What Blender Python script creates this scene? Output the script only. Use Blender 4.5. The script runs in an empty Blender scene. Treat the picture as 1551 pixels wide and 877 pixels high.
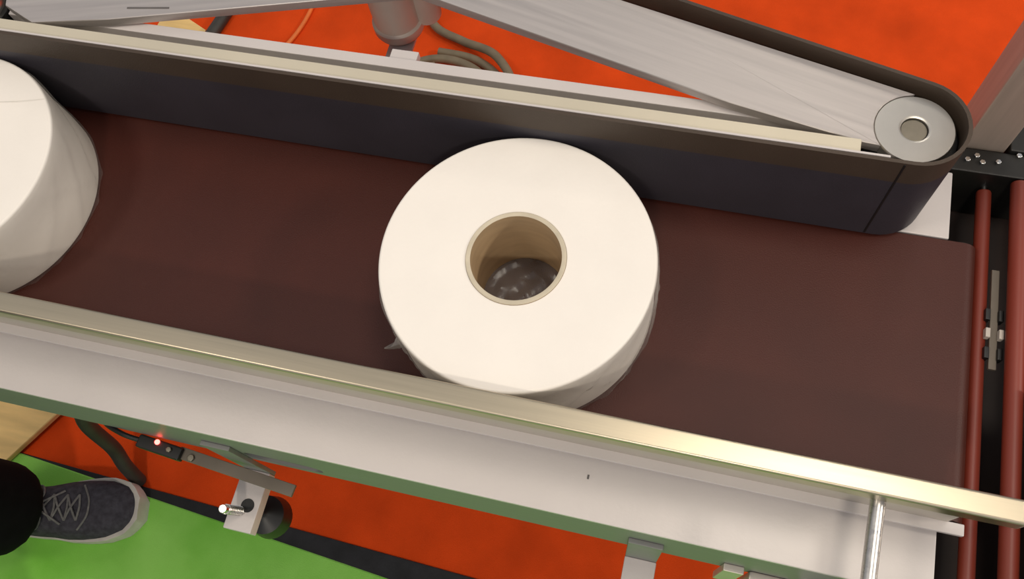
import bpy, bmesh, math, random
from mathutils import Vector, Matrix
S = bpy.context.scene
COL = S.collection
random.seed(7)
ZB = 0.70                      # height of the belt above the floor; build coordinates have z = 0 on the belt

# ------------------------------------------------------------------ camera, world, lamps, exposure
cam_data = bpy.data.cameras.new('camera')
cam = bpy.data.objects.new('camera', cam_data); COL.objects.link(cam)
cam_data.sensor_width = 36.0; cam_data.lens = 36.0 * 1327.585 / 1551.0
cam_data.clip_start = 0.02; cam_data.clip_end = 100
RX, RY, RZ = 0.3916676426735263, 0.09799291659394763, 0.23158500122453746
cam.matrix_world = (Matrix.Translation((0.1221886, -0.2643817, 0.7047804 + ZB)) @ Matrix.Rotation(RZ, 4, 'Z')
                    @ Matrix.Rotation(RY, 4, 'Y') @ Matrix.Rotation(RX, 4, 'X'))
S.camera = cam
S.view_settings.view_transform = 'Standard'; S.view_settings.look = 'None'
S.view_settings.gamma = 1.0; S.view_settings.use_curve_mapping = False
S.view_settings.exposure = -0.72
w = bpy.data.worlds.new('hall'); S.world = w; w.use_nodes = True
w.node_tree.nodes['Background'].inputs[0].default_value = (0.93, 0.92, 0.96, 1)
w.node_tree.nodes['Background'].inputs[1].default_value = 0.76
def lamp(x, y, z, size, power, color):
    d = bpy.data.lights.new('hall_lamp', 'AREA'); d.shape = 'DISK'; d.size = size; d.energy = power; d.color = color
    o = bpy.data.objects.new('hall_lamp', d); COL.objects.link(o); o.location = (x, y, z)
    return o
WARM = (1.0, 0.90, 0.76)
lamp(0.70, 0.35, 3.3, 0.8, 31, WARM)
lamp(-1.5, -0.75, 3.3, 0.55, 32, WARM)
lamp(0.35, -2.3, 3.3, 0.30, 62, WARM)
lamp(0.5, 3.2, 3.3, 0.8, 24, WARM)
lamp(3.8, 0.5, 3.0, 0.7, 165, WARM)

# ------------------------------------------------------------------ materials
def lin(h):
    h = h.lstrip('#'); o = []
    for i in (0, 2, 4):
        c = int(h[i:i+2], 16) / 255; o.append(c / 12.92 if c <= 0.04045 else ((c + 0.055) / 1.055) ** 2.4)
    return (*o, 1)
def mat(name, color, rough=0.5, metal=0.0, var=0.12, scale=20.0, stretch=(1, 1, 1), bump=0.0, bscale=None, rvar=0.0, spec=0.5, color2=None, sheen=0.0, coat=0.0, rot=None):
    m = bpy.data.materials.new(name); m.use_nodes = True; nt = m.node_tree; N = nt.nodes; L = nt.links
    b = N['Principled BSDF']; b.inputs['Metallic'].default_value = metal; b.inputs['Roughness'].default_value = rough
    b.inputs['Specular IOR Level'].default_value = spec; b.inputs['Sheen Weight'].default_value = sheen; b.inputs['Coat Weight'].default_value = coat
    tc = N.new('ShaderNodeTexCoord'); mp = N.new('ShaderNodeMapping'); mp.inputs['Scale'].default_value = stretch
    if rot is not None:
        mp.vector_type = 'TEXTURE'; mp.inputs['Scale'].default_value = tuple(1/v for v in stretch); mp.inputs['Rotation'].default_value = (0, 0, rot)
    L.new(tc.outputs['Object'], mp.inputs[0])
    n = N.new('ShaderNodeTexNoise'); n.inputs['Scale'].default_value = scale; n.inputs['Detail'].default_value = 5
    L.new(mp.outputs[0], n.inputs['Vector'])
    mx = N.new('ShaderNodeMix'); mx.data_type = 'RGBA'
    c = lin(color)
    if color2: a2 = lin(color2)
    else: a2 = tuple(max(0, v * (1 - 2 * var)) for v in c[:3]) + (1,)
    c1 = c if color2 else tuple(min(1, v * (1 + var)) for v in c[:3]) + (1,)
    mx.inputs[6].default_value = a2; mx.inputs[7].default_value = c1
    r = N.new('ShaderNodeMapRange'); r.inputs[1].default_value = 0.3; r.inputs[2].default_value = 0.7
    L.new(n.outputs[0], r.inputs[0]); L.new(r.outputs[0], mx.inputs[0]); L.new(mx.outputs[2], b.inputs['Base Color'])
    if rvar:
        r2 = N.new('ShaderNodeMapRange'); r2.inputs[1].default_value = 0.3; r2.inputs[2].default_value = 0.7
        r2.inputs[3].default_value = max(0.02, rough - rvar); r2.inputs[4].default_value = rough + rvar
        L.new(n.outputs[0], r2.inputs[0]); L.new(r2.outputs[0], b.inputs['Roughness'])
    if bump:
        n2 = N.new('ShaderNodeTexNoise'); n2.inputs['Scale'].default_value = bscale or scale * 4; n2.inputs['Detail'].default_value = 3
        L.new(mp.outputs[0], n2.inputs['Vector'])
        bp = N.new('ShaderNodeBump'); bp.inputs['Strength'].default_value = bump; bp.inputs['Distance'].default_value = 0.002
        L.new(n2.outputs[0], bp.inputs['Height']); L.new(bp.outputs[0], b.inputs['Normal'])
    return m
M = {}
M['red_carpet'] = mat('red_carpet', '#DE4A17', 0.95, var=0.10, scale=9, bump=0.5, bscale=600, spec=0.1)
M['green_carpet'] = mat('green_carpet', '#97D664', 0.95, scale=7, bump=0.5, bscale=600, spec=0.1, color2='#78BF45')
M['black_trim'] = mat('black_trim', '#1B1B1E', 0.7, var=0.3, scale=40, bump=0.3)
M['tan_board'] = mat('tan_board', '#F2CB84', 0.7, var=0.12, scale=8, stretch=(1, 6, 1))
M['belt'] = mat('belt_maroon', '#441C13', 0.5, var=0.06, scale=14, bump=0.15, bscale=900, spec=0.35)
M['side_belt'] = mat('side_belt_black', '#37343B', 0.5, var=0.08, scale=16, bump=0.15, bscale=900, spec=0.4)
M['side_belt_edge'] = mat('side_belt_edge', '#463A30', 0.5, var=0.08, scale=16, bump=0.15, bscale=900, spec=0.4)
M['paint'] = mat('grey_white_paint', '#C9C2BF', 0.34, var=0.03, scale=9, bump=0.10, bscale=180, spec=0.5)
M['stainless'] = mat('brushed_stainless', '#C9C6C2', 0.30, metal=1.0, var=0.06, scale=12, stretch=(1, 30, 30), rvar=0.06)
M['rail'] = mat('polished_rail', '#BDB29C', 0.36, metal=1.0, var=0.02, scale=10, stretch=(1, 60, 60), rvar=0.015)
M['alu'] = mat('brushed_aluminium_right', '#C4BDB9', 0.45, metal=0.7, var=0.05, scale=4, stretch=(2, 50, 50), rvar=0.06, rot=-0.25)
M['alu_left'] = mat('brushed_aluminium_left', '#C4BDB9', 0.45, metal=0.7, var=0.04, scale=4, stretch=(2, 50, 50), rvar=0.06, rot=0.25)
M['face'] = mat('satin_steel_face', '#82827F', 0.5, metal=0.2, var=0.05, scale=12, stretch=(1, 20, 20), rvar=0.06)
M['alu_plain'] = mat('plain_aluminium', '#CDC6BC', 0.45, metal=0.6, var=0.04, scale=9)
M['cap'] = mat('turned_aluminium', '#CBC7BF', 0.32, metal=0.9, var=0.04, scale=30)
M['cap_dark'] = mat('bare_steel_shaft', '#8F887A', 0.42, metal=0.9, var=0.1, scale=60)
M['dark_metal'] = mat('dark_metal', '#232220', 0.45, metal=0.3, var=0.2, scale=30, bump=0.1)
M['black_plastic'] = mat('black_plastic', '#141414', 0.45, var=0.1, scale=30)
M['paper'] = mat('white_tissue_paper', '#EFE9E1', 0.9, var=0.015, scale=18, bump=0.10, bscale=250, spec=0.2)
M['cardboard'] = mat('cardboard_core', '#B79C78', 0.75, var=0.06, scale=25, stretch=(1, 1, 4))
M['core_rim'] = mat('cardboard_core_cut_edge', '#C9BEA8', 0.8, var=0.06, scale=60)
M['roller_rubber'] = mat('red_roller_rubber', '#7A2F20', 0.45, var=0.14, scale=12, stretch=(1, .3, 1), spec=0.5)
M['grey_motor'] = mat('grey_motor_paint', '#D2CBC1', 0.42, metal=0.1, var=0.05, scale=14)
M['chrome'] = mat('chrome_steel', '#D8D6D2', 0.18, metal=1.0, var=0.03, scale=30)
M['grey_hose'] = mat('grey_hose', '#7A6C55', 0.55, var=0.1, scale=40)
M['dark_hose'] = mat('dark_hose', '#3A3630', 0.55, var=0.15, scale=30)
M['orange_cable'] = mat('orange_cable', '#E8742C', 0.5, var=0.08, scale=30)
M['shoe_knit'] = mat('grey_shoe_knit', '#46444A', 0.9, var=0.18, scale=120, bump=0.5, bscale=500, spec=0.2)
M['sole'] = mat('pale_shoe_sole', '#CFC9BE', 0.6, var=0.08, scale=40)
M['lace'] = mat('grey_lace', '#75736F', 0.85, var=0.15, scale=200)
M['black_cloth'] = mat('black_cloth', '#0B0B0C', 0.95, var=0.2, scale=40, spec=0.15)
M['jacket'] = mat('dark_jacket_cloth', '#22242A', 0.9, var=0.15, scale=40, spec=0.2)
M['skin'] = mat('skin', '#C99A7C', 0.55, var=0.05, scale=30)
M['hair'] = mat('dark_hair', '#15110E', 0.6, var=0.3, scale=60, stretch=(1, 1, .2))
M['eye_white'] = mat('eye_white', '#E8E4DE', 0.25, var=0.02)
M['post'] = mat('satin_post_steel', '#BFAE9F', 0.5, metal=0.35, var=0.05, scale=8, stretch=(20, 20, 1))
M['bar_steel'] = mat('dull_bar_steel', '#6E655A', 0.5, metal=0.3, var=0.08, scale=20)
M['bar_beige'] = mat('beige_anodised_bar', '#D0C7B2', 0.45, metal=0.3, var=0.04, scale=9)
M['pit'] = mat('dark_brown_tray', '#2A1A14', 0.6, var=0.2, scale=20)  # even dark brown for the tray beneath the rollers
M['tab'] = mat('pale_plastic_tab', '#C9BFB4', 0.5, var=0.04)
M['grime'] = mat('dark_smudge', '#5E5A58', 0.7, var=0.1)
m = bpy.data.materials.new('red_led'); m.use_nodes = True
b = m.node_tree.nodes['Principled BSDF']; b.inputs['Base Color'].default_value = lin('#FF3020')
b.inputs['Emission Color'].default_value = (1, 0.06, 0.05, 1); b.inputs['Emission Strength'].default_value = 22; M['led'] = m
def film_mat(name, tint, refl, rough, dif=0.45, bump=0.5):
    m = bpy.data.materials.new(name); m.use_nodes = True; nt = m.node_tree; N = nt.nodes; L = nt.links
    for n in list(N): N.remove(n)
    out = N.new('ShaderNodeOutputMaterial'); mix = N.new('ShaderNodeMixShader'); tr = N.new('ShaderNodeBsdfTransparent')
    gl = N.new('ShaderNodeBsdfGlossy'); gl.inputs['Roughness'].default_value = rough; tr.inputs[0].default_value = tint
    df = N.new('ShaderNodeBsdfDiffuse'); df.inputs[0].default_value = (.75, .72, .68, 1)
    mx2 = N.new('ShaderNodeMixShader'); mx2.inputs[0].default_value = dif
    lw = N.new('ShaderNodeLayerWeight'); lw.inputs[0].default_value = 0.3; fr = N.new('ShaderNodeMath'); fr.operation = 'MULTIPLY'; fr.inputs[1].default_value = 0.35; L.new(lw.outputs['Facing'], fr.inputs[0])
    ad = N.new('ShaderNodeMath'); ad.operation = 'ADD'; ad.inputs[1].default_value = refl; ad.use_clamp = True
    tc = N.new('ShaderNodeTexCoord'); no = N.new('ShaderNodeTexNoise'); no.inputs['Scale'].default_value = 28; no.inputs['Distortion'].default_value = 1.5
    bp = N.new('ShaderNodeBump'); bp.inputs['Strength'].default_value = bump; bp.inputs['Distance'].default_value = 0.004
    L.new(tc.outputs['Object'], no.inputs['Vector']); L.new(no.outputs[0], bp.inputs['Height']); L.new(bp.outputs[0], gl.inputs['Normal'])
    L.new(fr.outputs[0], ad.inputs[0]); L.new(ad.outputs[0], mix.inputs[0]); L.new(tr.outputs[0], mix.inputs[1])
    L.new(gl.outputs[0], mx2.inputs[1]); L.new(df.outputs[0], mx2.inputs[2]); L.new(mx2.outputs[0], mix.inputs[2]); L.new(mix.outputs[0], out.inputs[0])
    return m
M['film'] = film_mat('clear_wrap_film', (.985, .98, .97, 1), 0.06, 0.18)
M['film_base'] = film_mat('clear_film_over_core', (.9, .88, .86, 1), 0.16, 0.3, 0.75, 0.25)

# ------------------------------------------------------------------ helpers
def box(bm, x0, x1, y0, y1, z0, z1, bev=0.0, seg=2, mt=None):
    t = bmesh.new(); bmesh.ops.create_cube(t, size=1)
    bmesh.ops.scale(t, vec=(abs(x1-x0), abs(y1-y0), abs(z1-z0)), verts=t.verts)
    if bev: bmesh.ops.bevel(t, geom=list(t.edges), offset=bev, segments=seg, profile=0.5, affect='EDGES')
    bmesh.ops.translate(t, vec=((x0+x1)/2, (y0+y1)/2, (z0+z1)/2), verts=t.verts)
    if mt: bmesh.ops.transform(t, matrix=mt, verts=t.verts)
    add(bm, t); return bm
def add(bm, t):
    me = bpy.data.meshes.new('t'); t.to_mesh(me); t.free(); bm.from_mesh(me); bpy.data.meshes.remove(me)
def frame(p, q):
    d = (Vector(q) - Vector(p)); z = d.normalized(); a = Vector((0, 0, 1)) if abs(z.z) < 0.9 else Vector((1, 0, 0))
    x = a.cross(z).normalized(); y = z.cross(x); return Matrix((x, y, z)).transposed(), d.length
def rod(bm, p, q, r, seg=24, bev=0.0, r2=None, bseg=2):
    t = bmesh.new(); R, ln = frame(p, q)
    bmesh.ops.create_cone(t, cap_ends=True, segments=seg, radius1=r, radius2=r if r2 is None else r2, depth=ln)
    if bev:
        ed = [e for e in t.edges if abs(e.verts[0].co.z - e.verts[1].co.z) < 1e-6 and len(e.link_faces) == 2 and any(len(f.verts) > 4 for f in e.link_faces)]
        bmesh.ops.bevel(t, geom=ed, offset=bev, segments=bseg, profile=0.5, affect='EDGES')
    bmesh.ops.transform(t, matrix=Matrix.Translation((Vector(p) + Vector(q)) / 2) @ R.to_4x4(), verts=t.verts)
    add(bm, t); return bm
def lathe(bm, prof, cx, cy, seg=96, close=False):
    """profile of (r, z) swept about the vertical through cx, cy"""
    rings = []
    for k in range(seg):
        a = 2*math.pi*k/seg
        rings.append([bm.verts.new((cx + r*math.cos(a), cy + r*math.sin(a), z)) for r, z in prof])
    n = len(prof)
    for k in range(seg):
        A, B = rings[k], rings[(k+1) % seg]
        for i in range(n if close else n-1):
            j = (i+1) % n; bm.faces.new((A[i], B[i], B[j], A[j]))
    return bm
def tube(bm, pts, r, seg=12, sub=8, radii=None):
    """smooth tube through points (Catmull-Rom)"""
    P = [Vector(p) for p in pts]; path = []; rad = []
    for i in range(len(P)-1):
        p0 = P[max(i-1, 0)]; p1 = P[i]; p2 = P[i+1]; p3 = P[min(i+2, len(P)-1)]
        for s in range(sub):
            t = s/sub
            path.append(0.5*((2*p1) + (p2-p0)*t + (2*p0-5*p1+4*p2-p3)*t*t + (3*p1-p0-3*p2+p3)*t**3))
            rad.append(radii[i]*(1-t)+radii[i+1]*t if radii else r)
    path.append(P[-1]); rad.append(radii[-1] if radii else r)
    up = Vector((0.13, 0.21, 1)); rings = []
    for i, p in enumerate(path):
        d = (path[min(i+1, len(path)-1)] - path[max(i-1, 0)]).normalized()
        x = up.cross(d).normalized(); y = d.cross(x); up = y if abs(y.dot(d)) < .99 else up
        rings.append([bm.verts.new(p + rad[i]*(math.cos(2*math.pi*k/seg)*x + math.sin(2*math.pi*k/seg)*y)) for k in range(seg)])
    for A, B in zip(rings, rings[1:]):
        for k in range(seg): bm.faces.new((A[k], A[(k+1) % seg], B[(k+1) % seg], B[k]))
    bm.faces.new(rings[0][::-1]); bm.faces.new(rings[-1]); return bm
def prism(bm, pts, z0, z1, bev=0.0, seg=1):
    t = bmesh.new(); lo = [t.verts.new((x, y, z0)) for x, y in pts]; hi = [t.verts.new((x, y, z1)) for x, y in pts]
    n = len(pts); t.faces.new(lo[::-1]); t.faces.new(hi)
    for i in range(n): t.faces.new((lo[i], lo[(i+1) % n], hi[(i+1) % n], hi[i]))
    bmesh.ops.recalc_face_normals(t, faces=t.faces)
    if bev: bmesh.ops.bevel(t, geom=list(t.edges), offset=bev, segments=seg, profile=0.5, affect='EDGES')
    add(bm, t); return bm
ROOT = {}
def thing(name, label, cat, loc, group=None):
    o = bpy.data.objects.new(name, None); COL.objects.link(o); o.location = (loc[0], loc[1], loc[2] + ZB); o.empty_display_size = 0.05
    o['label'] = label; o['category'] = cat
    if group: o['group'] = group
    ROOT[o.name] = Vector(loc); return o
def obj(name, bm, material, parent=None, label=None, smooth=True, loc=None):
    """one mesh object; parts keep the origin of the thing they belong to"""
    base = ROOT[parent.name] if parent else Vector(loc or (0, 0, 0))
    bmesh.ops.translate(bm, vec=-base, verts=bm.verts)
    bmesh.ops.recalc_face_normals(bm, faces=bm.faces)
    me = bpy.data.meshes.new(name); bm.to_mesh(me); bm.free()
    if smooth:
        me.polygons.foreach_set('use_smooth', [True]*len(me.polygons)); me.set_sharp_from_angle(angle=math.radians(40))
    for mm in (material if isinstance(material, list) else [material]): me.materials.append(mm)
    o = bpy.data.objects.new(name, me); COL.objects.link(o)
    if smooth:
        wn = o.modifiers.new('normals', 'WEIGHTED_NORMAL'); wn.keep_sharp = True
    if parent: o.parent = parent
    else: o.location = (base.x, base.y, base.z + ZB)
    ROOT[o.name] = base
    if label: o['label'] = label
    return o
def tag(o, label, cat, group=None):
    o['label'] = label; o['category'] = cat
    if group: o['group'] = group
    return o
def copy_thing(root, loc, label):
    r = root.copy(); COL.objects.link(r); r.location = (loc[0], loc[1], loc[2]+ZB); r['label'] = label
    for ch in list(root.children):
        c = ch.copy(); COL.objects.link(c); c.parent = r
        for g in ch.children:
            d = g.copy(); COL.objects.link(d); d.parent = c
    ROOT[r.name] = Vector(loc); return r
NB = bmesh.new
FZ = -ZB                                     # floor in build coordinates

# ------------------------------------------------------------------ setting: floor, carpets, threshold strip
o = obj('floor', box(NB(), -4, 4, -3, 5, FZ-0.05, FZ), M['red_carpet'], smooth=False, loc=(0, 0, FZ)); o['kind'] = 'structure'
def ge(x): return -0.2389 + (x + 0.2232) * -0.0795       # edge of the green carpet
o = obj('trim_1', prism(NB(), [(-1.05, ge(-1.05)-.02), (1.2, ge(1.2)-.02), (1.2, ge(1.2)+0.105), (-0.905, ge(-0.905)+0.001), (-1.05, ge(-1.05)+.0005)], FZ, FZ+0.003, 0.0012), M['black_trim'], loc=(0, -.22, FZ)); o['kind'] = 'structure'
gc = obj('green_carpet', prism(NB(), [(-4, -3), (4, -3), (4, ge(4)), (-4, ge(-4))], FZ, FZ+0.005, 0.002), M['green_carpet'], loc=(0, -1.5, FZ))
gc['kind'] = 'structure'
tb = obj('floor_board', prism(NB(), [(-0.862, -0.111), (-0.9276, -0.2254), (-1.35, -0.30), (-1.60, 0.14), (-0.78, 0.03)], FZ+0.0052, FZ+0.017, 0.0015), M['tan_board'], loc=(-1.1, -.1, FZ))
tag(tb, 'tan wooden board lying flat on the carpets under the conveyor at the left edge', 'board')

# ------------------------------------------------------------------ belt conveyor
cv = thing('belt_conveyor', 'flat belt conveyor with maroon belt carrying the two paper rolls', 'conveyor', (0, 0, FZ))
def loop_xz(bm, xl, xr, y0, y1, r, th, zt=0.0, seg=14):
    prof = []
    for R, flip in ((r, False), (r-th, True)):
        ring = []
        for k in range(seg+1):
            a = math.pi/2 - math.pi*k/seg; ring.append((xr + R*math.cos(a), zt - r + R*math.sin(a)))
        for k in range(seg+1):
            a = -math.pi/2 - math.pi*k/seg; ring.append((xl + R*math.cos(a), zt - r + R*math.sin(a)))
        prof.append(ring)
    n = len(prof[0]); V = []
    for y in (y0, y1): V.append([[bm.verts.new((x, y, z)) for x, z in ring] for ring in prof])
    for i in range(n):
        j = (i+1) % n
        bm.faces.new((V[0][0][i], V[1][0][i], V[1][0][j], V[0][0][j])); bm.faces.new((V[0][1][i], V[0][1][j], V[1][1][j], V[1][1][i]))
        for s in (0, 1): bm.faces.new((V[s][0][i], V[s][0][j], V[s][1][j], V[s][1][i]))
    return bm
obj('conveyor_belt', loop_xz(NB(), -1.15, 0.3555, -0.1155, 0.1190, 0.013, 0.002), M['belt'], cv)
obj('nose_roller', rod(NB(), (0.3555, -0.118, -0.013), (0.3555, 0.121, -0.013), 0.0108, 24, .001), M['dark_metal'], cv)
obj('belt_bed', box(NB(), -1.13, 0.338, -0.112, 0.116, -0.0235, -0.0025, .001), M['alu_plain'], cv)
# near side plate: top flange and outer face with long slots
bm = NB(); box(bm, -1.2, 0.3475, -0.1745, -0.1190, -0.0045, 0.0, 0.0012, 2)
obj('side_flange', bm, M['paint'], cv)
def slotted_face(x0, x1, y, th, z0, z1, slots):
    a = NB(); box(a, x0, x1, y, y+th, z0, z1)
    me = bpy.data.meshes.new('face'); a.to_mesh(me); a.free(); o = bpy.data.objects.new('face', me); COL.objects.link(o)
    c = NB()
    for sx, sz, L, H in slots:
        t = bmesh.new(); n = 16; pts = []
        for k in range(n+1):
            an = -math.pi/2 + math.pi*k/n; pts.append((sx + L/2 - H/2 + H/2*math.cos(an), sz + H/2*math.sin(an)))
        for k in range(n+1):
            an = math.pi/2 + math.pi*k/n; pts.append((sx - L/2 + H/2 + H/2*math.cos(an), sz + H/2*math.sin(an)))
        f = [t.verts.new((px, y-.01, pz)) for px, pz in pts]; g = [t.verts.new((px, y+th+.01, pz)) for px, pz in pts]
        t.faces.new(f); t.faces.new(g[::-1])
        for i in range(len(pts)): t.faces.new((f[i], g[i], g[(i+1) % len(pts)], f[(i+1) % len(pts)]))
        bmesh.ops.recalc_face_normals(t, faces=t.faces); add(c, t)
    mc = bpy.data.meshes.new('cut'); c.to_mesh(mc); c.free(); oc = bpy.data.objects.new('cut', mc); COL.objects.link(oc)
    md = o.modifiers.new('b', 'BOOLEAN'); md.object = oc; md.operation = 'DIFFERENCE'; md.solver = 'EXACT'
    res = bpy.data.meshes.new_from_object(o.evaluated_get(bpy.context.evaluated_depsgraph_get()))
    bpy.data.objects.remove(o); bpy.data.objects.remove(oc)
    b = NB(); b.from_mesh(res); bpy.data.meshes.remove(res); return b
obj('side_face', slotted_face(-1.2, 0.3475, -0.1745, 0.003, -0.098, -0.003,
    [(-0.195, -0.076, 0.078, 0.026), (-0.62, -0.07, 0.08, 0.016)]), M['face'], cv)
obj('return_lip', box(NB(), -1.2, 0.3475, -0.1745, -0.160, -0.101, -0.098, .0008), M['face'], cv)
obj('side_lip', box(NB(), -1.2, 0.3635, -0.1272, -0.1183, 0.0042, 0.0090, 0.0008), M['paint'], cv)
obj('bottom_pan', box(NB(), -1.19, 0.338, -0.170, 0.182, -0.0975, -0.0945), M['dark_metal'], cv)
bm = NB(); box(bm, -1.2, 0.3435, 0.1205, 0.186, -0.0045, 0.0, 0.0012, 2); obj('side_flange', bm, M['paint'], cv)
obj('side_face', box(NB(), -1.2, 0.3435, 0.183, 0.186, -0.098, -0.003), M['stainless'], cv)
obj('end_plate', box(NB(), 0.3405, 0.3435, 0.122, 0.183, -0.09, -0.005), M['dark_metal'], cv)
obj('end_plate', box(NB(), 0.3445, 0.3475, -0.171, -0.121, -0.09, -0.005), M['dark_metal'], cv)
for x in (-1.02, -0.1, 0.25):
    obj('cross_member', box(NB(), x-0.015, x+0.015, -0.171, 0.182, -0.06, -0.03, .002), M['stainless'], cv)
for x in (-1.02, 0.25):
    for y in (-0.035, 0.10):
        obj('leg', box(NB(), x-0.016, x+0.016, y-0.016, y+0.016, FZ, -0.06, .003), M['stainless'], cv)
obj('smudge', box(NB(), 0.0838, 0.0854, -0.143, -0.1395, -0.0002, 0.0004, .0001, 1), M['grime'], cv, label='small dark scratch in the flange paint')
obj('rail_guard', box(NB(), -1.15, 0.352, -0.1187, -0.1167, 0.003, 0.0755, .0006), M['alu_plain'], cv)
# guide rail: rounded square tube along the near edge and its support rods
RZ0, RZ1 = 0.0755, 0.0935
obj('guide_rail', box(NB(), -1.15, 0.3735, -0.1285, -0.1115, RZ0, RZ1, 0.0022, 3), M['rail'], cv, label='bright polished square guide rail')
def support(x):
    bm = NB(); tube(bm, [(x+.001, -0.119, RZ0-.003), (x, -0.15, RZ0-.004), (x-.002, -0.215, RZ0-.006), (x-.003, -0.236, RZ0-.02), (x-.003, -0.240, RZ0-.06), (x-.003, -0.240, -0.075)], 0.0052, 16, 8)
    obj('rail_support_rod', bm, M['stainless'], cv)
    obj('rod_bracket', box(NB(), x-.018, x+.012, -0.2485, -0.1745, -0.085, -0.070, .0015), M['stainless'], cv)
support(0.2845); support(-1.0)
# arms that stick out below the face, with levelling bolts
def arm(x, bolt):
    obj('arm_strap', box(NB(), x-.0145, x+.0145, -0.179, -0.1745, -0.165, -0.045, .0008), M['face'], cv)
    a = obj('support_arm', box(NB(), x-.0148, x+.0148, -0.2395, -0.179, -0.166, -0.150, .0012), M['paint'], cv)
    if bolt:
        bm = NB(); rod(bm, (x+.001, -0.2155, -0.205), (x-.0025, -0.2245, -0.109), 0.0042, 16, .0006)
        for k in range(9):
            z = -0.146 + k*0.0036; t = (z + .205)/.096; px, py = x+.001-.0035*t, -0.2155-.009*t
            rod(bm, (px, py, z), (px, py, z+.0014), 0.0049, 14)
        obj('levelling_bolt', bm, M['chrome'], a)
        obj('bolt_hole', rod(NB(), (x+.003, -0.214, -0.1502), (x+.003, -0.214, -0.1494), 0.0068, 24), M['black_plastic'], a)
        bm = NB(); lathe(bm, [(0.0, -0.232), (0.020, -0.232), (0.0225, -0.226), (0.020, -0.205), (0.008, -0.198), (0.0, -0.197)], x+.001, -0.2155, 32)
        obj('rubber_foot', bm, M['black_plastic'], a)
arm(-0.2495, True); arm(0.139, False)
bm = NB(); box(bm, 0.205, 0.222, -0.181, -0.1745, -0.15, -0.07, .001); box(bm, 0.228, 0.262, -0.183, -0.1745, -0.15, -0.085, .002)
obj('junction_box', bm, M['alu_plain'], cv)
bm = NB()
for x, z in ((0.236, -.1), (0.246, -.108), (0.255, -.1)): rod(bm, (x, -0.183, z), (x, -0.188, z), 0.0028, 10, .0006)
obj('junction_screw', bm, M['chrome'], cv)

# photo sensor on its flat bar below the face
sn = thing('photo_sensor', 'small photoelectric sensor with red light on a steel bar under the conveyor side', 'sensor', (-0.33, -0.178, -0.1))
bm = NB(); mt = Matrix.Translation((-0.249, -0.1890, -0.104)) @ Matrix.Rotation(-0.09, 4, 'Z')
box(bm, -0.062, 0.062, -0.0058, 0.0058, -0.002, 0.002, .0006, 2, mt); obj('mounting_bar', bm, M['bar_steel'], sn)
mt = Matrix.Translation((-0.330, -0.1835, -0.101)) @ Matrix.Rotation(-0.09, 4, 'Z')
bm = NB(); box(bm, -0.024, 0.024, -0.0065, 0.0065, -0.007, 0.004, .002, 2, mt); obj('sensor_body', bm, M['black_plastic'], sn)
bm = NB(); bmesh.ops.create_uvsphere(bm, u_segments=14, v_segments=8, radius=0.0026, matrix=Matrix.Translation((-0.3325, -0.1795, -0.0965))); obj('indicator_light', bm, M['led'], sn, label='glowing red indicator light')
bm = NB(); rod(bm, (-0.318, -0.184, -0.1), (-0.318, -0.184, -0.0945), 0.0028, 6, .0005); rod(bm, (-0.296, -0.1865, -0.1025), (-0.296, -0.1865, -0.0995), 0.0036, 6, .0005)
obj('mounting_screw', bm, M['cap_dark'], sn)
bm = NB(); tube(bm, [(-0.350, -0.181, -0.101), (-0.372, -0.179, -0.099), (-0.40, -0.170, -0.106), (-0.42, -0.150, -0.13)], 0.0026, 8); obj('sensor_lead', bm, M['black_plastic'], sn)

# ------------------------------------------------------------------ vertical side belt on a triangular frame
sb = thing('side_belt_drive', 'upright black side belt on a triangular aluminium frame behind the rolls', 'conveyor', (-0.14, 0.15, FZ))
RC = [(0.280, 0.149), (-0.556, 0.149), (-0.330, 0.305)]; RB = 0.038
def hull_path(cs, R, seg=18):
    """outline of a belt around circles, given clockwise seen from above: right, left, apex"""
    n = len(cs); pts = []
    for i in range(n):
        c = Vector(cs[i]); p = Vector(cs[i-1]); q = Vector(cs[(i+1) % n])
        d0 = (c-p).normalized(); d1 = (q-c).normalized()
        n0 = Vector((-d0.y, d0.x)); n1 = Vector((-d1.y, d1.x))       # outside is on the left when going clockwise
        a0 = math.atan2(n0.y, n0.x); a1 = math.atan2(n1.y, n1.x)
        while a1 > a0: a1 -= 2*math.pi
        for k in range(seg+1):
            a = a0 + (a1-a0)*k/seg; pts.append(c + R*Vector((math.cos(a), math.sin(a))))
    return pts
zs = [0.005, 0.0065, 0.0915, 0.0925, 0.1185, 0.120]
bm = NB(); n = None; cols = {}
for side, R in (('o', RB), ('i', RB-0.003)):
    P = hull_path(RC, R); n = len(P); cols[side] = [[bm.verts.new((v.x, v.y, z)) for z in zs] for v in P]
for i in range(n):
    j = (i+1) % n
    for k in range(len(zs)-1):
        for s in 'oi':
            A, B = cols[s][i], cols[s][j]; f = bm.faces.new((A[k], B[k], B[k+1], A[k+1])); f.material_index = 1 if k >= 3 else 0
    for k in (0, len(zs)-1):
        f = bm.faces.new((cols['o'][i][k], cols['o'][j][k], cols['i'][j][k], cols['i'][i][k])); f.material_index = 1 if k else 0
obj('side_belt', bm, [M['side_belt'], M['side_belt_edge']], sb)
obj('belt_splice', box(NB(), 0.2722, 0.2738, 0.1104, 0.1112, 0.007, 0.118, .0002, 1, ), M['black_plastic'], sb)
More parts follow.
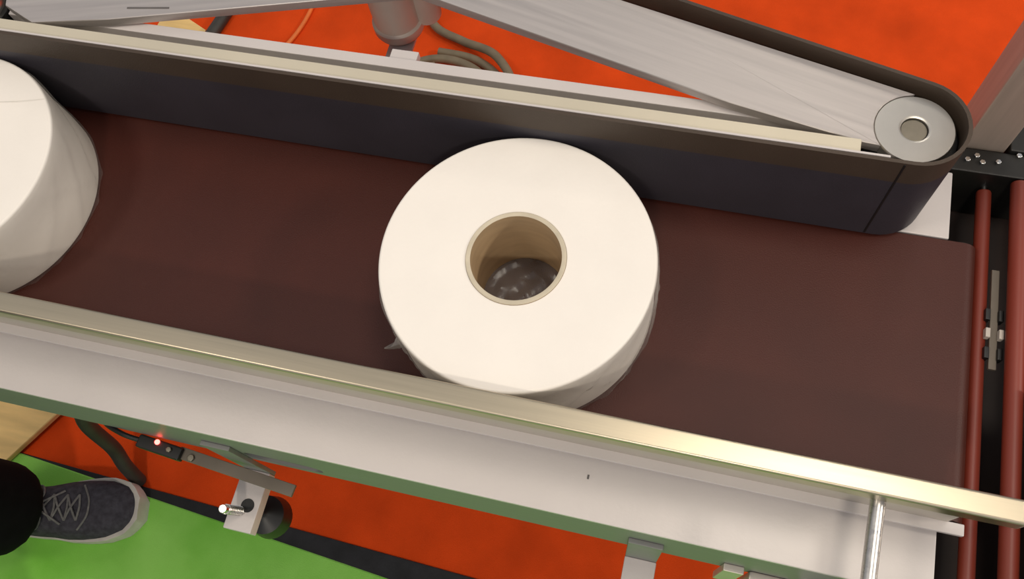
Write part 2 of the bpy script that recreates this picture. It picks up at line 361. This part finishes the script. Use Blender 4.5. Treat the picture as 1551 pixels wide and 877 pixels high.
def belt_roller(c):
    x, y = c; zb = 0.008 if y < .2 else 0.05
    r = obj('belt_roller', rod(NB(), (x, y, zb), (x, y, 0.100), RB-0.0034, 48, .001), M['dark_metal'], sb)
    bm = NB(); lathe(bm, [(0.0, 0.100), (0.0300, 0.100), (0.0300, 0.1085), (0.0290, 0.1098), (0.0125, 0.1100), (0.0103, 0.1092), (0.0103, 0.1040), (0.0, 0.1040)], x, y, 64)
    obj('roller_cap', bm, M['cap'], r, label='round turned aluminium cap')
    obj('shaft_end', rod(NB(), (x, y, 0.1035), (x, y, 0.1078), 0.0098, 32, .0008), M['cap_dark'], r)
for c in RC: belt_roller(c)
obj('front_guide_bar', box(NB(), -0.5175, 0.2415, 0.1160, 0.1298, 0.094, 0.1160, .0010), M['bar_beige'], sb)
obj('edge_highlight', box(NB(), -0.5175, 0.262, 0.1142, 0.1160, 0.094, 0.1208, .0004), M['paint'], sb, label='thin white strip painted as the highlight on the guide bar edge')  # highlight along the bar's front edge, built as a white strip
obj('channel_web', box(NB(), -0.52, 0.245, 0.1305, 0.1450, 0.080, 0.084, .0005), M['alu_plain'], sb)
obj('channel_flange', box(NB(), -0.52, 0.252, 0.1470, 0.1575, 0.040, 0.0985, .001), M['paint'], sb)
obj('frame_plate', prism(NB(), [(-0.138, 0.2190), (0.141, 0.1501), (0.240, 0.1318), (0.2560, 0.1300), *[(0.281+.0308*math.cos(math.radians(t)), 0.149+.0308*math.sin(math.radians(t))) for t in range(217, 92, -12)], (0.2785, 0.1805), (0.04, 0.2365), (-0.138, 0.282)], 0.1005, 0.110, 0.0006), M['alu'], sb, label='brushed aluminium plate sloping to the right roller')
obj('frame_plate', prism(NB(), [(-0.138, 0.2190), (-0.138, 0.282), (-0.31, 0.325), (-0.345, 0.318), (-0.530, 0.190), (-0.5150, 0.148), (-0.480, 0.1335), (-0.4095, 0.1481)], 0.1005, 0.110, 0.0006), M['alu_left'], sb, label='wide brushed aluminium plate at the left of the motor')
bm = NB(); box(bm, -0.02, 0.02, -0.0008, 0.0008, 0.1100, 0.1104, 0, 1, Matrix.Translation((-0.376, 0.1658, 0)) @ Matrix.Rotation(.15, 4, 'Z')); obj('plate_slot', bm, M['grime'], sb)
for x in (-0.42, -0.10, 0.20):
    obj('frame_bracket', box(NB(), x-.02, x+.02, 0.1315, 0.1435, 0.0, 0.0805, .001), M['stainless'], sb)
obj('channel_tab', box(NB(), -0.149, -0.1245, 0.1575, 0.1690, 0.086, 0.0945, .0008), M['paint'], sb)
# drive motor hanging under the apex
mo = obj('drive_motor', lathe(NB(), [(0, -0.004), (0.0195, -0.004), (0.0245, 0.0), (0.0262, 0.004), (0.0262, 0.012), (0.0235, 0.014), (0.0235, 0.070), (0.0215, 0.073), (0.0215, 0.100), (0, 0.1)], -0.1905, 0.2640, 48), M['grey_motor'], sb, label='upright grey cylindrical drive motor')
bm = NB(); rod(bm, (-0.163, 0.276, 0.008), (-0.163, 0.276, 0.099), 0.0145, 32, .002); obj('gear_housing', bm, M['grey_motor'], mo)
bm = NB(); box(bm, -0.1975, -0.1725, 0.186, 0.262, -0.009, -0.0045, .0008); obj('motor_bracket', bm, M['paint'], sb)

# ------------------------------------------------------------------ roller conveyor taking over on the right
rc = thing('roller_conveyor', 'roller conveyor with red rubber rollers at the right end of the belt', 'conveyor', (0.39, 0, FZ))
def roller(x, y1, r, z):
    q = obj('roller', rod(NB(), (x, -0.26, z), (x, y1, z), r, 28, .0015), M['roller_rubber'], rc)
    obj('roller_shaft', rod(NB(), (x, -0.268, z), (x, y1+.012, z), 0.003, 12), M['chrome'], q)
roller(0.3765, 0.184, 0.0063, -0.021)
roller(0.3995, 0.187, 0.0072, -0.004)
for k in range(24): roller(0.4240 + k*0.0245, 0.187, 0.0072, -0.004)
obj('frame_rail', box(NB(), 0.335, 1.03, 0.188, 0.2125, -0.07, 0.002, .002), M['dark_metal'], rc)
obj('post_bracket', box(NB(), 0.3875, 0.50, 0.2125, 0.262, -0.02, 0.006, .002), M['dark_metal'], rc)
obj('frame_rail', box(NB(), 0.352, 1.03, -0.284, -0.262, -0.07, 0.004, .002), M['dark_metal'], rc)
obj('drip_tray', box(NB(), 0.352, 1.03, -0.262, 0.212, -0.075, -0.070, .001), M['pit'], rc)
obj('drive_guard', box(NB(), 0.3838, 0.3902, 0.016, 0.106, -0.018, -0.0145, .0008), M['bar_steel'], rc)
for x, y in ((0.381, 0.046), (0.3915, 0.046)):
    obj('guard_clip', box(NB(), x-.0019, x+.0019, y-.0042, y+.0042, -0.016, -0.0095, .0006), M['tab'], rc)
    for dy in (.017, -.017): obj('guard_block', box(NB(), x-.002, x+.002, y+dy-.005, y+dy+.005, -0.020, -0.011, .0006), M['black_plastic'], rc)
for x, y in ((0.366, 0.1985), (0.3613, 0.2045), (0.3789, 0.201), (0.3537, 0.1995), (0.3957, 0.2102)):
    bm = NB(); rod(bm, (x, y, 0.001), (x, y, 0.0045), 0.0026, 6, .0006); obj('frame_bolt', bm, M['chrome'], rc)
obj('end_post', box(NB(), 0.4062, 0.50, -0.262, -0.003, 0.006, 0.010, .0015), M['stainless'], rc, label='bare steel cover plate over the rollers')
for x in (0.44, 0.98):
    for y in (-0.273, 0.204): obj('leg', box(NB(), x-.012, x+.012, y-.008, y+.008, FZ, -0.07, .002), M['dark_metal'], rc)
up = obj('upright_post', box(NB(), 0.349, 0.386, 0.2145, 0.254, FZ, 0.55, .003), M['post'], loc=(0.367, 0.234, FZ))
tag(up, 'square stainless steel upright post at the upper right beside the rollers', 'post')

# ------------------------------------------------------------------ jumbo tissue rolls
RH = 0.082
def make_roll(name, label, loc, R):
    t = thing(name, label, 'paper roll', loc, 'jumbo rolls on the belt')
    x, y, z0 = loc; bm = NB(); rc_ = 0.0402; b = 0.0022
    prof = [(rc_, z0+.0015), (R-b, z0+.0008), (R-.0006, z0+b*.7), (R, z0+b+.001)]
    prof += [(R + 0.0006*math.sin(k*1.3), z0+0.006+(RH-0.012)*k/6) for k in range(7)]
    for k in range(5):
        a = math.pi/2*k/4; prof.append((R-b+b*math.cos(a), z0+RH-b+b*math.sin(a)))
    prof += [(R*.8, z0+RH+.0002), (rc_+.012, z0+RH), (rc_, z0+RH-.0003)]
    lathe(bm, prof, x, y, 128, close=True); obj('paper', bm, M['paper'], t)
    bm = NB(); lathe(bm, [(0.0362, z0+.001), (0.0400, z0+.001), (0.0400, z0+RH+.0004), (0.0394, z0+RH+.001), (0.0378, z0+RH+.001), (0.0362, z0+RH+.0004)], x, y, 96, close=True)
    c = obj('core', bm, [M['cardboard'], M['core_rim']], t, label='brown cardboard core tube')
    for f in c.data.polygons:
        if f.center.z + 0 > RH - 0.0002: f.material_index = 1
    bm = NB(); n = 40; lathe(bm, [(0.0005 + 0.0355*k/10, z0 + .0012 + .0007*math.sin(k*2.3)) for k in range(11)], x, y, 48)
    for v in bm.verts: v.co.z += 0.0010*math.sin(v.co.x*310+1.0)*math.sin(v.co.y*270+.6)+.001
    obj('film_base', bm, M['film_base'], t, label='clear film seen down inside the core')
    bm = NB(); hs = [0.001] + [0.004 + 0.0055*k for k in range(14)] + [RH-.002]; n = 280
    ridges = [(-12, 9, .05), (-26, -7, .04), (-41, 11, .05), (-58, -9, .045), (-74, 8, .05), (-92, -10, .04), (-118, 9, .05), (25, -8, .05), (8, 10, .04), (70, 8, .05), (140, -8, .05)]
    rings = []
    for k in range(n):
        a = 2*math.pi*k/n; ring = []
        for h in hs:
            wv = 0.0008 + 0.0004*math.sin(7*a + h*95) + 0.0004*math.sin(17*a - h*140)
            for a0, sl, wd in ridges:
                d = (a - math.radians(a0) - sl*h + math.pi) % (2*math.pi) - math.pi
                wv += 0.0018*math.exp(-(d/wd)**2)*min(1, (RH-h)/.02)
            ring.append(bm.verts.new((x + (R + .0006 + (max(.0002, wv) if h < RH-.004 else -.0003))*math.cos(a), y + (R + .0006 + (max(.0002, wv) if h < RH-.004 else -.0003))*math.sin(a), z0 + h)))
        rings.append(ring)
    for k in range(n):
        A, B = rings[k], rings[(k+1) % n]
        for i in range(len(hs)-1): bm.faces.new((A[i], B[i], B[i+1], A[i+1]))
    obj('wrap_film', bm, M['film'], t, label='clear wrapping film round the side'); return t
r1 = make_roll('tissue_roll', 'whole jumbo white tissue roll with brown core in the middle of the belt', (0, 0, 0), 0.1100)
# flap of film standing off the lower left of the roll
bm = NB(); rows = []
for i in range(7):
    u = i/6; row = []
    for j in range(6):
        v = j/5; a = math.radians(214 + 13*u); rr = 0.1105 + 0.016*v*math.sin(math.pi*min(1, u*1.1+.05)) ; z = 0.018 + 0.036*u + 0.006*math.sin(v*5+u*4)
        row.append(bm.verts.new((rr*math.cos(a), rr*math.sin(a), z)))
    rows.append(row)
for i in range(6):
    for j in range(5): bm.faces.new((rows[i][j], rows[i][j+1], rows[i+1][j+1], rows[i+1][j]))
fl = obj('film_flap', bm, M['film_base'], r1, label='loose flap of wrapping film')
md = fl.modifiers.new('thickness', 'SOLIDIFY'); md.thickness = 0.0003
r2 = copy_thing(r1, (-0.5372, 0.0, 0), 'jumbo white tissue roll cut off by the left edge of the picture')
for ch in list(r2.children):
    if ch.name.startswith('film_flap'): bpy.data.objects.remove(ch)
# crease of film across the top of the left roll
bm = NB(); tube(bm, [(-0.560, 0.046, RH+.0002), (-0.53, 0.0565, RH+.0003), (-0.4985, 0.0634, RH+.0003), (-0.48, 0.067, RH+.0003), (-0.4575, 0.0735, RH-.0002)], 0.0007, 6)
ROOT[r2.name] = Vector((-0.5372, 0, 0)); obj('film_crease', bm, M['film'], r2)

# ------------------------------------------------------------------ cables and hoses on the floor
def cable(name, label, pts, r, m, cat):
    bm = NB(); tube(bm, pts, r, 12, 10); return tag(obj(name, bm, M[m], loc=(pts[0][0], pts[0][1], FZ)), label, cat)
z = FZ
cable('orange_cable', 'thin orange cable on the red carpet left of the motor', [(-0.70, 0.92, z+.005), (-0.700, 0.845, z+.005), (-0.697, 0.79, z+.005), (-0.712, 0.72, z+.005), (-0.75, 0.64, z+.005)], 0.0042, 'orange_cable', 'cable')
cable('dark_hose', 'dark hose on the red carpet at the upper left', [(-0.855, 0.93, z+.012), (-0.862, 0.82, z+.012), (-0.875, 0.73, z+.012), (-0.90, 0.62, z+.012)], 0.0125, 'dark_hose', 'hose')
pts = []
for k in range(25):
    a = math.radians(100 - 30*k); R = 0.150 - 0.0020*k
    pts.append((-0.375 + R*math.cos(a)*1.05, 0.585 + R*math.sin(a), z + 0.010 + 0.0045*(k // 12)*2.2))
cable('coiled_hose', 'coiled brown-grey hose on the red carpet behind the motor', [(-0.56, 1.0, z+.011), (-0.47, 0.86, z+.012), (-0.425, 0.79, z+.013), (-0.36, 0.762, z+.014), (-0.28, 0.725, z+.030), (-0.225, 0.64, z+.034), (-0.24, 0.52, z+.034)] , 0.0085, 'grey_hose', 'hose')
cable('coiled_hose', 'loop of brown-grey hose half hidden behind the aluminium channel', pts, 0.0085, 'grey_hose', 'hose')
cable('curved_hose', 'dark grey hose curving down to the floor beside the shoe', [(-0.575, -0.04, -0.098), (-0.60, -0.06, -0.28), (-0.655, -0.105, -0.42), (-0.681, -0.1324, -0.50), (-0.686, -0.150, -0.60), (-0.683, -0.168, -0.645), (-0.677, -0.184, z+.004)], 0.0115, 'dark_hose', 'hose')
cd = obj('paper_card', prism(NB(), [(-1.0108, 0.75), (-0.985, 0.752), (-0.905, 0.715), (-0.91, 0.66), (-1.02, 0.66)], z, z+.002), M['tan_board'], loc=(-.96, .7, z))
tag(cd, 'small tan card lying on the red carpet at the upper left', 'card')

# ------------------------------------------------------------------ person at the lower left
HD = math.radians(14.0)
FX, FY = -0.6440, -0.2280                     # toe tip
def W(u, v, zz):
    """u forward from the heel, v to the left, height above the floor"""
    hx, hy = FX - 0.288*math.cos(HD), FY - 0.288*math.sin(HD)
    return Vector((hx + u*math.cos(HD) - v*math.sin(HD), hy + u*math.sin(HD) + v*math.cos(HD), FZ + zz))
GZ = 0.005
pr = thing('person', 'person standing at lower left in black trousers and grey lace-up shoe with pale sole', 'person', (W(0.1, -0.13, 0).x, W(0.1, -0.13, 0).y, FZ))
def lerp_tab(tab, t):
    for (a, *p), (b, *q) in zip(tab, tab[1:]):
        if t <= b:
            s = (t-a)/(b-a); s = s*s*(3-2*s); return [x*(1-s)+y*s for x, y in zip(p, q)]
    return list(tab[-1][1:])
# u: left half width, right half width, top height
SH = [(0.0, .020, .020, .060), (.02, .031, .031, .086), (.06, .035, .034, .100), (.10, .036, .036, .097), (.14, .041, .041, .083), (.19, .050, .047, .066), (.23, .050, .046, .058), (.262, .043, .039, .050), (.280, .029, .026, .042), (.288, .014, .013, .030)]
def shoe(v0, sgn):
    bm = NB(); rings = []; US = [0, .006, .015, .03, .05, .075, .10, .125, .15, .175, .2, .22, .24, .255, .268, .278, .285, .288]
    for u in US:
        l, r, h = lerp_tab(SH, u)
        if sgn < 0: l, r = r, l
        ring = []
        for k in range(21):
            a = math.pi*k/20; c = math.cos(a); sn_ = math.sin(a)
            x = (l if c > 0 else r)*0.97*math.copysign(abs(c)**0.72, c)
            ring.append(bm.verts.new(W(u, v0 + x, GZ + .018 + (h-.018)*sn_**0.8)))
        rings.append(ring)
    for A, B in zip(rings, rings[1:]):
        for k in range(20): bm.faces.new((A[k], A[k+1], B[k+1], B[k]))
    for R_ in (rings[0], rings[-1]): bm.faces.new(R_)
    s = obj('shoe', bm, M['shoe_knit'], pr, label='grey knitted lace-up shoe')
    bm = NB(); rings = []
    for u in US:
        l, r, h = lerp_tab(SH, u); uu = -.003 + u*1.018
        if sgn < 0: l, r = r, l
        e = .0010 + .0032*min(1, max(0, (u-.15)/.08))
        tz = .023 + (.012*max(0, (u-.19)/.1) if u > .19 else 0)
        rings.append([bm.verts.new(W(uu, v0 + x, GZ + zz)) for x, zz in ((l*.98+.001, 0), (l+e, .008), (l+e-.001, tz), (l-.006, tz+.001), (-r+.006, tz+.001), (-r-e+.001, tz), (-r-e, .008), (-r*.98-.001, 0))])
    for A, B in zip(rings, rings[1:]):
        for k in range(8): bm.faces.new((A[k], A[(k+1) % 8], B[(k+1) % 8], B[k]))
    for R_ in (rings[0], rings[-1]): bm.faces.new(R_)
    obj('sole', bm, M['sole'], s, label='pale rubber sole and toe rim')
    def top(u, v):
        l, r, h = lerp_tab(SH, u); q = min(.98, abs(v)/(l*.97)); a = math.acos(min(1, q**(1/.72))); return GZ + .018 + (h-.018)*math.sin(a)**.8 + .0015
    bm = NB()
    us = [.130, .149, .168, .187, .205]
    for i, u in enumerate(us):
        w_ = .020
        tube(bm, [W(u, v0 - w_, top(u, -w_)), W(u+.004, v0, top(u+.004, 0)+.002), W(u, v0 + w_, top(u, w_))], .0017, 6, 4)
        if i < 4:
            for sg in (-1, 1): tube(bm, [W(u, v0 + sg*w_, top(u, w_)), W(u+.010, v0, top(u+.01, 0)+.003), W(us[i+1], v0 - sg*w_, top(us[i+1], w_))], .0017, 6, 4)
    for sg in (-1, 1):
        tube(bm, [W(.146, v0, top(.146, 0)+.004), W(.158, v0+sg*.018, top(.158, .018)+.007), W(.146, v0+sg*.034, top(.146, .030)+.004), W(.136, v0+sg*.018, top(.136, .018)+.006), W(.144, v0, top(.144, 0)+.005)], .0017, 6, 6)
        tube(bm, [W(.146, v0, top(.146, 0)+.004), W(.164, v0+sg*.012, top(.164, .012)+.004), W(.182, v0+sg*.026, top(.182, .026)+.002)], .0016, 6, 6)
    obj('shoelace', bm, M['lace'], s)
    bm = NB(); tube(bm, [W(.206, v0-.034, top(.206, .034)), W(.219, v0-.015, top(.219, .015)), W(.221, v0, top(.221, 0)), W(.219, v0+.015, top(.219, .015)), W(.206, v0+.036, top(.206, .036))], .0016, 6, 6)
    obj('toe_seam', bm, M['lace'], s)
shoe(0.0, 1); shoe(-0.27, -1)
def skin_mesh(name, verts, edges, m, parent, sub=2, root=0, label=None):
    me = bpy.data.meshes.new(name); me.from_pydata([v[0] for v in verts], edges, [])
    o = bpy.data.objects.new(name, me); COL.objects.link(o)
    md = o.modifiers.new('skin', 'SKIN'); md.use_smooth_shade = True
    for i, v in enumerate(verts):
        r = v[1]; me.skin_vertices[0].data[i].radius = r if isinstance(r, tuple) else (r, r)
        me.skin_vertices[0].data[i].use_root = (i == root)
    ms = o.modifiers.new('sub', 'SUBSURF'); ms.levels = sub; ms.render_levels = sub
    res = bpy.data.meshes.new_from_object(o.evaluated_get(bpy.context.evaluated_depsgraph_get())); bpy.data.objects.remove(o)
    b = NB(); b.from_mesh(res); bpy.data.meshes.remove(res)
    return obj(name, b, m, parent, label=label)
HIP = 0.90
tr = [(W(.07, -.135, HIP+.07), (.15, .105)), (W(.07, -.135, HIP), (.155, .11)),
      (W(.07, -.05, HIP-.10), .088), (W(.085, -.015, .50), .074), (W(.070, 0, .25), .078), (W(.093, -.006, .13), .080), (W(.106, -.006, .06), .083),
      (W(.07, -.22, HIP-.10), .088), (W(.085, -.255, .50), .074), (W(.070, -.27, .25), .078), (W(.095, -.268, .13), .088), (W(.108, -.268, .06), .090)]
skin_mesh('trousers', tr, [(0, 1), (1, 2), (2, 3), (3, 4), (4, 5), (5, 6), (1, 7), (7, 8), (8, 9), (9, 10), (10, 11)], M['black_cloth'], pr, 2, 1, 'black trousers with hem resting on the shoe')
jk = [(W(.07, -.16, .94), (.165, .118)), (W(.05, -.185, 1.12), (.165, .118)), (W(.045, -.20, 1.30), (.185, .125)), (W(.04, -.20, 1.42), (.12, .085)), (W(.04, -.20, 1.47), .062)]
ed = [(0, 1), (1, 2), (2, 3), (3, 4)]
for sg in (1, -1):
    k = len(jk); jk += [(W(.04, -.20+sg*.175, 1.38), .070), (W(.0, -.20+sg*.215, 1.12), .056), (W(.03, -.20+sg*.215, .90), .042)]
    ed += [(3, k), (k, k+1), (k+1, k+2)]
skin_mesh('jacket', jk, ed, M['jacket'], pr, 2, 1)
bd = [(W(0.0430, -.20, 1.44), .050), (W(0.0530, -.20, 1.52), .052), (W(0.0630, -.20, 1.59), (.072, .080)), (W(0.0600, -.20, 1.66), (.080, .094)), (W(0.0560, -.20, 1.72), (.060, .070))]
skin_mesh('head', bd, [(0, 1), (1, 2), (2, 3), (3, 4)], M['skin'], pr, 2, 0)
hd = [o for o in pr.children if o.name.startswith('head')][0]
bm = NB(); tube(bm, [W(0.1380, -.20, 1.665), W(0.1540, -.20, 1.640), W(0.1640, -.20, 1.620), W(0.1500, -.20, 1.612)], .009, 10, 6, [.007, .010, .014, .008]); obj('nose', bm, M['skin'], hd)
bm = NB(); tube(bm, [W(0.1340, -.178, 1.585), W(0.1440, -.19, 1.587), W(0.1470, -.20, 1.586), W(0.1440, -.21, 1.587), W(0.1340, -.222, 1.585)], .0055, 8, 5); obj('mouth', bm, mat('lips', '#A8665A', .5), hd)
for sg in (1, -1):
    bm = NB(); bmesh.ops.create_uvsphere(bm, u_segments=14, v_segments=10, radius=.0125, matrix=Matrix.Translation(W(0.1340, -.20+sg*.032, 1.650))); obj('eye', bm, M['eye_white'], hd)
    bm = NB(); bmesh.ops.create_uvsphere(bm, u_segments=12, v_segments=8, radius=.006, matrix=Matrix.Translation(W(0.1435, -.20+sg*.032, 1.649))); obj('iris', bm, M['hair'], hd)
    bm = NB(); tube(bm, [W(0.0680, -.20+sg*.080, 1.60), W(0.0530, -.20+sg*.092, 1.63), W(0.0480, -.20+sg*.095, 1.66), W(0.0700, -.20+sg*.084, 1.665)], .009, 8, 5); obj('ear', bm, M['skin'], hd)
hr = [(W(0.0230, -.20, 1.60), (.066, .060)), (W(0.0230, -.20, 1.68), (.088, .080)), (W(0.0500, -.20, 1.735), (.076, .080)), (W(0.1080, -.20, 1.728), (.055, .03))]
skin_mesh('hair', hr, [(0, 1), (1, 2), (2, 3)], M['hair'], pr, 2, 1)
for sg in (1, -1):                            # hands: palm, four unequal fingers, thumb
    cx_, vy = .038, -.20 + sg*.215
    hv = [(W(.028, vy, .925), (.026, .030)), (W(cx_, vy, .875), (.017, .036)), (W(cx_+.006, vy, .835), (.015, .040))]; he = [(0, 1), (1, 2)]
    for q, (du, L) in enumerate(((.030, .068), (.010, .078), (-.010, .073), (-.029, .058))):
        k = len(hv); hv += [(W(cx_+.008+du, vy, .815), .0095), (W(cx_+.012+du*1.1, vy - sg*.008, .815-L*.5), .0088), (W(cx_+.012+du*1.1, vy - sg*.022, .815-L*.93), .0075)]
        he += [(2, k), (k, k+1), (k+1, k+2)]
    k = len(hv); hv += [(W(cx_+.040, vy - sg*.012, .862), .0115), (W(cx_+.056, vy - sg*.020, .832), .0098), (W(cx_+.058, vy - sg*.026, .806), .0082)]
    he += [(1, k), (k, k+1), (k+1, k+2)]
    skin_mesh('hand', hv, he, M['skin'], pr, 1, 1)
